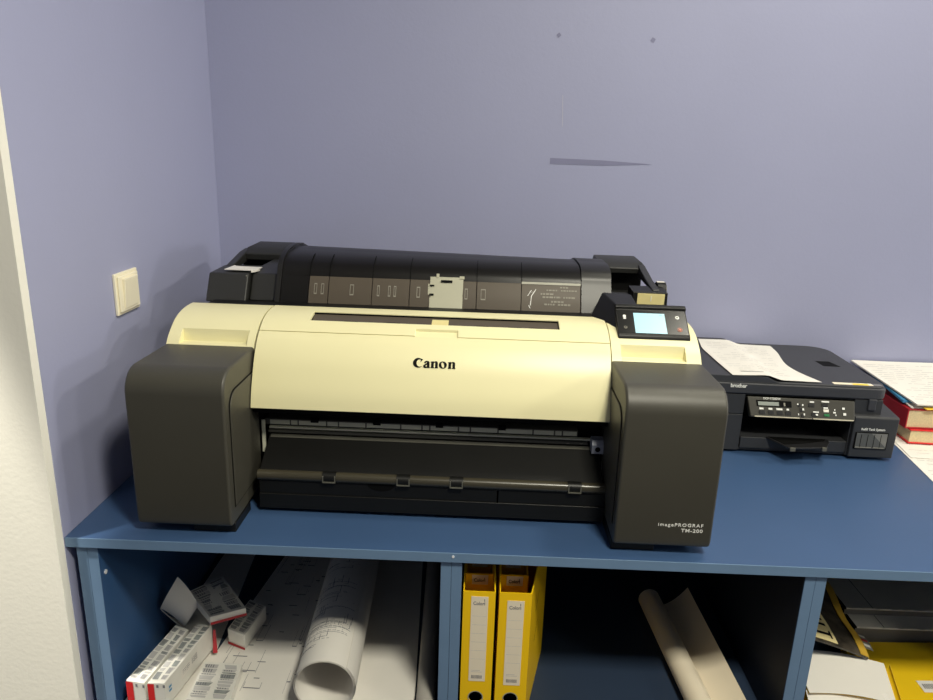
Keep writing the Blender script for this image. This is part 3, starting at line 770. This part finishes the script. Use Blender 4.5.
def pack(name, label, pts, h, z, group=None, strips=('pack_white','pack_grey'), tilt=None, red='front', seed=0):
    """slim printed carton; pts = four plan corners of the top face (front-left, front-right, back-right, back-left), z = top"""
    P = [Vector((x, y, z if len(q) == 2 else q[2])) for q in pts for x, y in [q[:2]]]
    base = [Vector((p.x, p.y, p.z-h)) for p in P]
    cen = sum(base, Vector())/4
    t = thing(name, label, 'box', cen, 0, group); o = tuple(cen)
    m = MB(); m.add(P+base, [(0,1,2,3),(7,6,5,4),(0,4,5,1),(1,5,6,2),(2,6,7,3),(3,7,4,0)], strips[0]); m.build('carton', t, off=o, bevel=.0015)
    n = (P[1]-P[0]).cross(P[3]-P[0]).normalized()
    if n.z < 0: n = -n
    def tp(u, v, l=.0006): return tuple(P[0]*(1-u)*(1-v)+P[1]*u*(1-v)+P[2]*u*v+P[3]*(1-u)*v+n*l)
    m = MB(); rnd = random.Random(seed)
    for (u0, u1) in ((.05, .46), (.56, .95)):
        v = .05
        while v < .93:
            e = min(.95, v+rnd.uniform(.03, .12)); a = rnd.uniform(0, .08)
            m.quad(tp(u0+a,v), tp(u1-rnd.uniform(0,.1),v), tp(u1-a,e), tp(u0,e), rnd.choice(['pack_grey','pack_grey','line_faint','line_faint']))
            if rnd.random() < .6:
                for k in range(4): m.quad(tp(u0+.05+k*.06,v+.01,.0009), tp(u0+.075+k*.06,v+.01,.0009), tp(u0+.075+k*.06,e-.01,.0009), tp(u0+.05+k*.06,e-.01,.0009), 'line_grey')
            v = e+.015
    m.build('printed_label', t, off=o)
    m = MB(); a, b = P[0], P[1]; f = (b-a).normalized(); nn = (P[0]-P[3]).normalized()
    if red == 'front':
        m.add([a+nn*.0008-Vector((0,0,.002)), a+f*(b-a).length*.38+nn*.0008-Vector((0,0,.002)), a+f*(b-a).length*.38+nn*.0008-Vector((0,0,h*.95)), a+nn*.0008-Vector((0,0,h*.95))], [(0,1,2,3)], 'red_bright')
        m.build('red_end_flap', t, off=o)
        m = MB(); q = [a+f*(b-a).length*.52+nn*.0009, a+f*(b-a).length*.9+nn*.0009]
        for k in range(2): m.quad(q[k]-Vector((0,0,.004)), q[k]+f*.004-Vector((0,0,.004)), q[k]+f*.004-Vector((0,0,.010)), q[k]-Vector((0,0,.010)), 'line_grey')
        m.build('end_print', t, off=o)
    elif red == 'edge':
        m.add([a-Vector((0,0,h-.006))+nn*.0012, b-Vector((0,0,h-.006))+nn*.0012, b-Vector((0,0,h))+nn*.0012, a-Vector((0,0,h))+nn*.0012], [(0,1,2,3)], 'red_cover'); m.build('red_edge', t, off=o)
    return t, P, h, o
G = 'slim white cartons in the left cabinet'
pack('slim_carton', 'slim white carton standing on edge nearest the left cabinet wall', [(.0705,.012),(.1075,.006),(.128,.160),(.096,.172)], .05, -.300, G, seed=1)
t, P, h, o = pack('slim_carton', 'slim white carton with barcode side standing second from the left cabinet wall', [(.1150,.003),(.1460,-.002+.006),(.1725,.170),(.1400,.176)], .0545, -.296, G, seed=2)
m = MB(); a, b = P[1], P[2]; nn = Vector((1, -.12, 0)).normalized()*.0012
def sp(u, w): return tuple(a+(b-a)*u+nn-Vector((0,0,w)))
m.quad(sp(.30,.014), sp(.66,.012), sp(.66,.032), sp(.30,.034), 'paper')
for k in range(9): m.quad(sp(.52+k*.013,.015), sp(.526+k*.013,.015), sp(.526+k*.013,.029), sp(.52+k*.013,.029), 'line_grey')
for k in range(3): m.quad(sp(.33,.018+k*.004), sp(.47,.018+k*.004), sp(.47,.0195+k*.004), sp(.33,.0195+k*.004), 'line_grey')
m.build('side_label', t, off=o); m = MB()
for k in range(2): m.quad(sp(.06,.016+k*.008), sp(.11,.016+k*.008), sp(.11,.021+k*.008), sp(.06,.021+k*.008), 'folder_blue')
m.build('side_print', t, off=o)
m = MB(); m.add([Vector(P[2])+Vector((.0005,.001,-.012)), Vector(P[2])+Vector((.004,.006,-.014)), Vector(P[2])+Vector((.014,-.016,-.053)), Vector(P[2])+Vector((.006,-.020,-.052))], [(0,1,2,3)], 'red_cover'); m.build('red_tear_strip', t, off=o)
pack('slim_carton', 'flat pale carton with clear wrap lying in front on the drawing sheet', [(.180,.010),(.262,.008),(.253,.108),(.177,.110)], .0215, -.3345, G, red=None, seed=3)
pack('slim_carton', 'grey labelled carton with red edge tilted on top of the others', [(.178,.150,-.262),(.236,.196,-.270),(.150,.300,-.266),(.102,.232,-.262)], .018, -.26, G, red='edge', seed=4)
pack('slim_carton', 'crumpled printed carton with red edge behind the tilted grey carton', [(.196,.190,-.318),(.236,.176,-.322),(.254,.268,-.316),(.214,.284,-.312)], .036, -.31, G, red='edge', seed=5)
# white open flap of a torn sleeve
FT = [Vector(p) for p in ((.094,.205,-.209),(.134,.20,-.252),(.136,.195,-.310),(.106,.185,-.318),(.061,.185,-.272))]
def flap(u, v):   # lit face: top point and right edge bending over
    p = FT[4]*(1-u)*(1-v)+FT[3]*(1-v)*u+FT[2]*u*v*.35+FT[1]*u*v*.65+FT[0]*(1-u)*v
    return (p.x, p.y-.014*math.sin(PI*v)+.004*u, p.z+.006*math.sin(PI*u))
def flap_side(u, v):   # shaded inner face turning back toward the cabinet wall
    a = FT[4]*(1-u)+FT[3]*u; b = Vector((.066,.215,-.335))*(1-u)+Vector((.102,.20,-.354))*u
    p = a*(1-v)+b*v
    return (p.x-.006*math.sin(PI*v), p.y+.022*v, p.z)
m = MB(); m.grid(flap, 10, 8, 'paper', th=.0008); m.grid(flap_side, 8, 6, 'paper', th=.0008); tag(m.build('paper_sleeve', ang=60), 'bent white paper sleeve standing behind the two upright cartons', 'paper')

# ------------------------------------------------------------------ middle cabinet: yellow magazine files and a loose sheet
def label_on(m, x0, x1, z0, z1, y, head=True):
    m.box(x0, x1, y-.0004, y+.0002, z0, z1, 'paper_warm')
def mag_file(x, y, w, dpt, label, lean=0, front=True, ztop=-.0845, zl=None):
    z0 = 0.0006 if front else (.0034 if y < .1 else .0062)
    t = thing('magazine_file', label, 'file box', (x, y, ZS+z0), 0, 'yellow cardboard magazine files')
    z = lambda a: a-ZS-z0
    th = .0022; H = .318; zf = z(ztop)
    # front panel with finger hole
    fp = MB().box(0, w, 0, th, 0, zf, 'yellow_card').build('front_panel', t)
    if front:
        def hole(cb): cb.cyl((w/2, -.01, .052), (w/2, .01, .052), .0125, 'yellow_card', n=28)
        cut(fp, [hole])
        m = MB(); n = 28
        ring = [(w/2+r*math.cos(2*PI*i/n), -.0008, .052+r*math.sin(2*PI*i/n)) for r in (.0125, .0142) for i in range(n)]
        m.add(ring, [(i, (i+1) % n, n+(i+1) % n, n+i) for i in range(n)], 'rail_grey'); m.build('hole_ring', t)
        MB().box(th, w-th, .02, .022, .02, .10, 'deep_black').build('inner_card', t)
    prof = [(0, 0), (dpt, 0), (dpt, H), (dpt-.012, H), (.16, H-.004), (.06, zf+.018), (.012, zf+.0015), (0, zf)]
    sp = .047*lean
    for a in (0, w-th):
        b = MB().prism([(p[0]+.0003, p[1]) for p in prof], a, a+th, 'yellow_card')
        if a and lean:
            for v in b.v: v.x += sp*(v.y/dpt)
        b.build('side_panel', t)
    MB().box(th, w-th+sp, dpt-th, dpt, 0, H, 'yellow_inner').build('back_panel', t)
    MB().box(th, w-th, th, dpt-th, 0, th, 'yellow_inner').build('bottom_panel', t)
    # spine label
    lw = .030; l0 = w/2-lw/2+.001; zt = z(-.094 if zl is None else zl); zb = zt-.178
    if not front: zb = zt-.02
    m = MB(); m.box(l0, l0+lw, -.0006, -.0001, max(.02, zb), zt, 'paper_warm')
    if front:
        for k in range(1, 7): m.box(l0+.002, l0+lw-.002, -.0008, -.0006, zt-.022-k*.018, zt-.0217-k*.018, 'line_faint')
        for k in range(9): m.box(l0+.005+k*.0022, l0+.0062+k*.0022, -.0009, -.0006, zb+.006, zb+.013, 'line_grey')
        m.box(l0+.004, l0+.024, -.0008, -.0006, zb+.020, zb+.0208, 'line_faint'); m.box(l0+.004, l0+.020, -.0008, -.0006, zb+.023, zb+.0238, 'line_faint')
    m.text('Colori', .0098, face_front(l0+.0035, -.0008, zt-.017+(.003 if not front else 0)), 'line_grey' if front else 'ink_black', ext=.0001, off=.00015, sx=.82)
    m.box(l0+.0228, l0+.0240, -.0009, -.0006, zt-.0095, zt-.005, 'line_grey')
    m.build('spine_label', t, fix=False)
    if front and lean:
        for zz in (z(-.150), z(-.215)):
            m = MB(); m.add([(w+.0030+sp*.04/dpt,.040,zz),(w+.0030+sp*.045/dpt,.045,zz),(w+.0030+sp*.075/dpt,.075,zz+.026),(w+.0030+sp*.07/dpt,.070,zz+.026)], [(0,1,2,3)], 'ink_black'); m.build('side_slit', t)
    return t
XA, XB = .6872, .7510
mag_file(XA, .016, .0570, .26, 'yellow magazine file in front next to the cabinet divider')
mag_file(XB, .016, .0570, .20, 'yellow magazine file in front with slits in its right side', lean=1, zl=-.100)
mag_file(XA+.0030, .074, .0510, .17, 'yellow file slotted inside the front file next to the divider', front=False, ztop=-.0865, zl=-.089)
mag_file(XB+.0030, .074, .0510, .13, 'yellow file slotted inside the front file with side slits', front=False, ztop=-.0865, zl=-.089)
mag_file(XA+.0056, .132, .0458, .10, 'hindmost nested yellow file next to the divider', front=False, ztop=-.0865, zl=-.089)
mag_file(XB+.0056, .132, .0458, .068, 'hindmost nested yellow file behind the file with side slits', front=False, ztop=-.0865, zl=-.089)

# sheet rolled in a tube on one side, curling up on the other
def cross(s):  # s 0..1 -> (dx,dz) cross-section
    if s < .62:
        a = s/.62; ang = -1.2*PI+a*2.75*PI*.74-.55; r = .0245
        ang = PI*1.5-(1-a)*2*PI*.98
        return (.0265+r*math.cos(ang), .0262+(r)*math.sin(ang)+.0)
    t = (s-.62)/.38
    return (.0265+.090*t, .0012+.052*t**2.4)
CA = Vector((1.090, .375, ZS)); CB = Vector((1.118, .012, ZS))
def curl(u, v):
    p = CA*(1-v)+CB*v; dx, dz = cross(u)
    return (p.x+dx*(1-.06*v), p.y+.01*(1-v)*(dx/.1), p.z+dz*(1-.25*v*(dx > .06))+.0008)
m = MB(); m.grid(curl, 56, 4, 'paper_warm', th=.0006)
tag(m.build('rolled_sheet', ang=60), 'loose cream sheet half rolled into a tube in the dark middle cabinet', 'paper')

# ------------------------------------------------------------------ right cabinet: envelopes, magazine, grey boards
def board(x0, x1, y0, y1, z0, z1, label):
    t = thing('grey_board', label, 'board', ((x0+x1)/2, (y0+y1)/2, z0), 0, 'grey wrapped boards')
    o = tuple(t.location)
    MB().box(x0, x1, y0, y1, z0, z1, 'grey_board').build('panel', t, off=o, bevel=.0015)
    m = MB(); m.box(x0-.0005, x0+.004, y0-.001, y1, z0+.001, z1+.0006, 'deep_black'); m.box(x0, x1, y0-.0015, y0-.0004, z0+.002, z1-.003, 'grey_dark'); m.build('dark_edge', t, off=o)
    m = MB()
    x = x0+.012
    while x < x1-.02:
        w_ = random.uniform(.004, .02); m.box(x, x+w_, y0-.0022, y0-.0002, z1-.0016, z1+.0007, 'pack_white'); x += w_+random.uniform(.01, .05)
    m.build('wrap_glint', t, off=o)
    m = MB(); m.box(x0+.062, x0+.0635, y0+.001, y1-.01, z1, z1+.0004, 'grey_dark'); m.build('wrap_crease', t, off=o)
    return t
board(1.528, 1.90, .258, .74, ZS+.0006, -.300, 'lower grey wrapped board at the back of the right cabinet')
board(1.523, 1.90, .300, .74, -.2995, -.283, 'upper grey wrapped board at the back of the right cabinet')
def env(c4, z, label, lb, th=.005):
    a, b, c, d = [Vector((p[0], p[1], z)) for p in c4]
    t = thing('padded_envelope', label, 'envelope', (a+b+c+d)/4, 0, 'yellow padded envelopes'); o = tuple(t.location)
    def fn(u, v):
        p = a*(1-u)*(1-v)+b*u*(1-v)+c*u*v+d*(1-u)*v
        return (p.x, p.y, p.z+th*(.35+.65*(math.sin(PI*u)*math.sin(PI*v))**.35))
    m = MB(); m.grid(fn, 16, 14, 'yellow_paper')
    m.grid(lambda u, v: (lambda p: (p.x, p.y, p.z))(a*(1-u)*(1-v)+b*u*(1-v)+c*u*v+d*(1-u)*v), 16, 14, 'yellow_paper')
    for e in ((lambda s: (s,0)),(lambda s: (1,s)),(lambda s: (s,1)),(lambda s: (0,s))):
        m.grid(lambda u, v, e=e: (Vector(fn(*e(u)))*(v)+Vector((fn(*e(u))[0], fn(*e(u))[1], z))*(1-v))[:], 16, 1, 'yellow_paper')
    m.build('envelope_body', t, off=o)
    if lb:
        m = MB()
        def at(u, v, l): p = fn(u, v); return (p[0], p[1], p[2]+l)
        m.quad(at(.37,.33,.0012), at(.545,.33,.0012), at(.535,.47,.0012), at(.36,.47,.0012), 'paper')
        for k in range(9): m.quad(at(.39+k*.014,.37,.0018), at(.397+k*.014,.37,.0018), at(.394+k*.014,.43,.0018), at(.387+k*.014,.43,.0018), 'line_grey')
        m.build('barcode_label', t, off=o)
        m = MB(); m.quad(at(.79,.80,.0012), at(.84,.80,.0012), at(.84,.985,.0012), at(.79,.985,.0012), 'tank_window_light'); m.build('clear_tape', t, off=o)
    return t
for k in range(7):
    dz = .0056*k
    j = (k*37 % 5-2)*.0022
    if k < 6: env([(1.463+j,.016),(1.745+j,.020),(1.742,.247+j),(1.500,.246+j)], ZS+.0008+dz, 'yellow padded envelope in the stack under the barcoded one', False)
    else: env([(1.470,.014),(1.752,.020),(1.752,.250),(1.508,.238)], ZS+.0008+dz, 'topmost yellow padded envelope with white barcode label', True, .006)
# dark printed magazine leaning on the divider with yellow spine
MG = thing('magazine', 'black and cream printed magazine with yellow edge leaning on the divider', 'magazine', (1.40, .19, ZS)); o = tuple(MG.location)
def mg(u, v): # u 0 at divider (high) .. 1 at right edge (low); v front..back
    x = 1.340+(1.462-1.340)*u+.016*v*u; y = .085+.23*v+.01*u*(1-v); z = -.205-.040*u-.008*u*u+.022*v+.005*math.sin(3*PI*v)*u
    return (x, y, z)
m = MB(); m.grid(mg, 12, 14, 'mag_black', th=-.004); m.build('cover', MG, off=o)
def mgl(u, v, l=.0055): p = mg(u, v); return (p[0], p[1], p[2]+l)
m = MB(); m.grid(lambda u, v: mgl(.88+.14*u, v), 2, 14, 'kraft_yellow', th=-.001); m.build('yellow_spine', MG, off=o)
m = MB(); m.grid(lambda u, v: mgl(.10+.40*u, .02+.50*v, .0050), 4, 8, 'mag_cream', th=-.0004); m.build('cream_banner', MG, off=o)
m = MB(); rnd = random.Random(5)
for r, n in ((.16, 3), (.32, 3)):
    pass
def glyph(u0, v0, su, sv, strokes):
    for (a, b, c, d) in strokes: m.lines([((u0+a*su, v0+b*sv), (u0+c*su, v0+d*sv))], .030, lambda u, v: mgl(u, v, .0062), 'ink_black', step=.1)
K = [(0,0,0,1),(0,.5,1,1),(0,.5,1,0)]; I = [(.5,0,.5,1)]; T = [(0,1,1,1),(.5,0,.5,1)]; Lr = [(0,0,0,1),(0,0,1,0)]
for i, g in enumerate((T, I, Lr, K)): glyph(.17, .055+.115*i, .26, .085, [(b, a, d, c) for a, b, c, d in g])
m.build('cover_lettering', MG, off=o)
m = MB(); m.grid(lambda u, v: mgl(1.02+.16*u, .10+.20*v, .004), 3, 3, 'grey_dark', th=-.0006)
for k in range(3): m.quad(mgl(1.04,.12+.06*k,.0052), mgl(1.15,.12+.06*k,.0052), mgl(1.15,.15+.06*k,.0052), mgl(1.04,.15+.06*k,.0052), ['pack_white','red_cover','pack_white'][k])
m.build('insert_card', MG, off=o)
# open white envelope with yellow lining in front of it
WE = thing('open_envelope', 'open white envelope with yellow outside in front of the magazine', 'envelope', (1.40, .07, ZS)); o = tuple(WE.location)
def we(u, v):
    x = 1.326+(1.488-1.326)*u+.006*v; y = .026+.104*v-.036*u*v
    z = -.276+.012*v+.008*math.sin(PI*u)-.018*u*(1-v)+.004*u*v
    return (x, y, z)
m = MB(); m.grid(we, 14, 10, 'paper', th=-.0008); m.build('white_flap', WE, off=o)
m = MB(); m.grid(lambda u, v: (lambda p: (p[0]+.002*u, p[1]+.003*(1-u), p[2]-.0022))(we(u, v)), 14, 10, 'yellow_paper', th=.0008); m.build('yellow_back', WE, off=o)
def lip(u, v): # curled right lip showing yellow
    a = -.3+2.2*u
    p = we(1, v); return (p[0]+.001+.010*math.sin(a), p[1]-.001, p[2]-.014+.018*(1-math.cos(a))*.6)
m = MB(); m.grid(lip, 8, 8, 'yellow_paper', th=.0006); m.build('curled_lip', WE, off=o)
m = MB(); m.grid(lambda u, v: (1.325+.150*u, .008+.030*v, -.302+.022*v+.005*math.sin(2*PI*u)), 10, 3, 'paper', th=-.0008); m.build('lower_sheet', WE, off=o)
m = MB(); m.box(1.330, 1.455, .03, .12, ZS+.0006, -.318, 'yellow_paper'); m.build('envelope_base', WE, off=o, bevel=.004)

def nest(root, table):
    kids = [c for c in bpy.data.objects if c.parent == root]
    base = lambda o: o.name.split('.')[0]
    for child, host, which in table:
        hosts = sorted([k for k in kids if base(k) == host], key=lambda o: o.name)
        h = hosts[which]
        for k in kids:
            if base(k) == child and k is not h: k.parent = h
nest(PR, [('model_lettering','side_tower',1),('brand_lettering','front_cover',0),('bar_clip','front_bar',0),('slot_window','top_cover',0),('slot_roller','top_cover',0),('slot_label','top_cover',0),('slot_gasket','top_cover',0),
          ('screen_icons','touch_screen',0),('home_button','panel_face',0),('back_button','panel_face',0),('wake_button','panel_face',0),('stop_button','panel_face',0),('cover_seam','roll_cover',0),('guide_slot','paper_guide',0),('knob_cap','knob',0),('label_mark','cream_label',0),('panel_edge','roll_cover',0)])
nest(BR, [('lid_recess','lid_deck',0),('sticker_strip','lid_deck',0),('tank_frame','ink_tank_housing',0),('tank_window','ink_tank_housing',0),('tank_divider','ink_tank_housing',0),('tank_lettering','ink_tank_housing',0),('brand_lettering','scanner_lid',0),
          ('display_frame','control_panel',0),('display','control_panel',0),('model_lettering','control_panel',0),('panel_button','control_panel',0),('panel_legends','control_panel',0),('start_button','control_panel',0),('colour_start_button','control_panel',0),('panel_trim','control_panel',0),('flap_recess','output_flap',0),('flap_tip','output_flap',0)])
for r in [o for o in bpy.data.objects if o.parent is None and o.name.startswith('magazine_file')]: nest(r, [('hole_ring','front_panel',0),('spine_label','front_panel',0)])

# ------------------------------------------------------------------ light
def area(name, loc, size, power, col=(1, .955, .80), rot=(0, 0, 0)):
    l = bpy.data.lights.new(name, 'AREA'); l.shape = 'SQUARE'; l.size = size; l.energy = power; l.color = col
    o = bpy.data.objects.new(name, l); o.location = loc; o.rotation_euler = rot; C.objects.link(o); return o
area('ceiling_lamp', (1.62, .28, 1.93), .24, 12)
area('ceiling_lamp', (1.22, -1.08, 1.93), .30, 52)
area('ceiling_lamp', (3.9, .10, 1.93), .4, 48)
area('ceiling_lamp', (4.2, -2.0, 1.93), .45, 40)
area('far_light_standin', (7.6, .0, 1.0), .7, 50, (1, .97, .88), (0, PI/2, 0))  # unseen stand-in for lamps far down the room, set low facing sideways
sl = bpy.data.lights.new('wall_fill_spot', 'SPOT'); sl.energy = 360; sl.color = (1, .955, .84); sl.spot_size = math.radians(27); sl.spot_blend = .3; sl.shadow_soft_size = .05  # added unseen spot that only brightens the cream wall
so = bpy.data.objects.new('wall_fill_spot', sl); so.location = (-.62, -.50, 1.93); C.objects.link(so)
so.rotation_euler = (Vector((-.42, 0, .12))-so.location).to_track_quat('-Z', 'Y').to_euler()
W = bpy.data.worlds.new('world'); bpy.context.scene.world = W; W.use_nodes = True
bg = W.node_tree.nodes['Background']; bg.inputs['Color'].default_value = (.80, .84, 1.0, 1); bg.inputs['Strength'].default_value = .21

# ------------------------------------------------------------------ camera
cam = bpy.data.cameras.new('camera'); co = bpy.data.objects.new('camera', cam); C.objects.link(co)
pitch, yaw, roll_, f = .2789, -.0149, .0322, 713.611
fw = Vector((math.sin(yaw)*math.cos(pitch), math.cos(yaw)*math.cos(pitch), -math.sin(pitch)))
r_ = Vector((math.cos(yaw), -math.sin(yaw), 0)); u_ = r_.cross(fw)
r2 = r_*math.cos(roll_)+u_*math.sin(roll_); u2 = -r_*math.sin(roll_)+u_*math.cos(roll_)
Mx = Matrix(((r2.x, u2.x, -fw.x, .6952), (r2.y, u2.y, -fw.y, -1.0711), (r2.z, u2.z, -fw.z, .6667), (0, 0, 0, 1)))
co.matrix_world = Mx
cam.sensor_fit = 'HORIZONTAL'; cam.sensor_width = 36; cam.lens = f/933*36; cam.clip_start = .02
bpy.context.scene.camera = co
vs = bpy.context.scene.view_settings
vs.view_transform = 'Standard'; vs.look = 'None'; vs.exposure = -.02; vs.gamma = 1
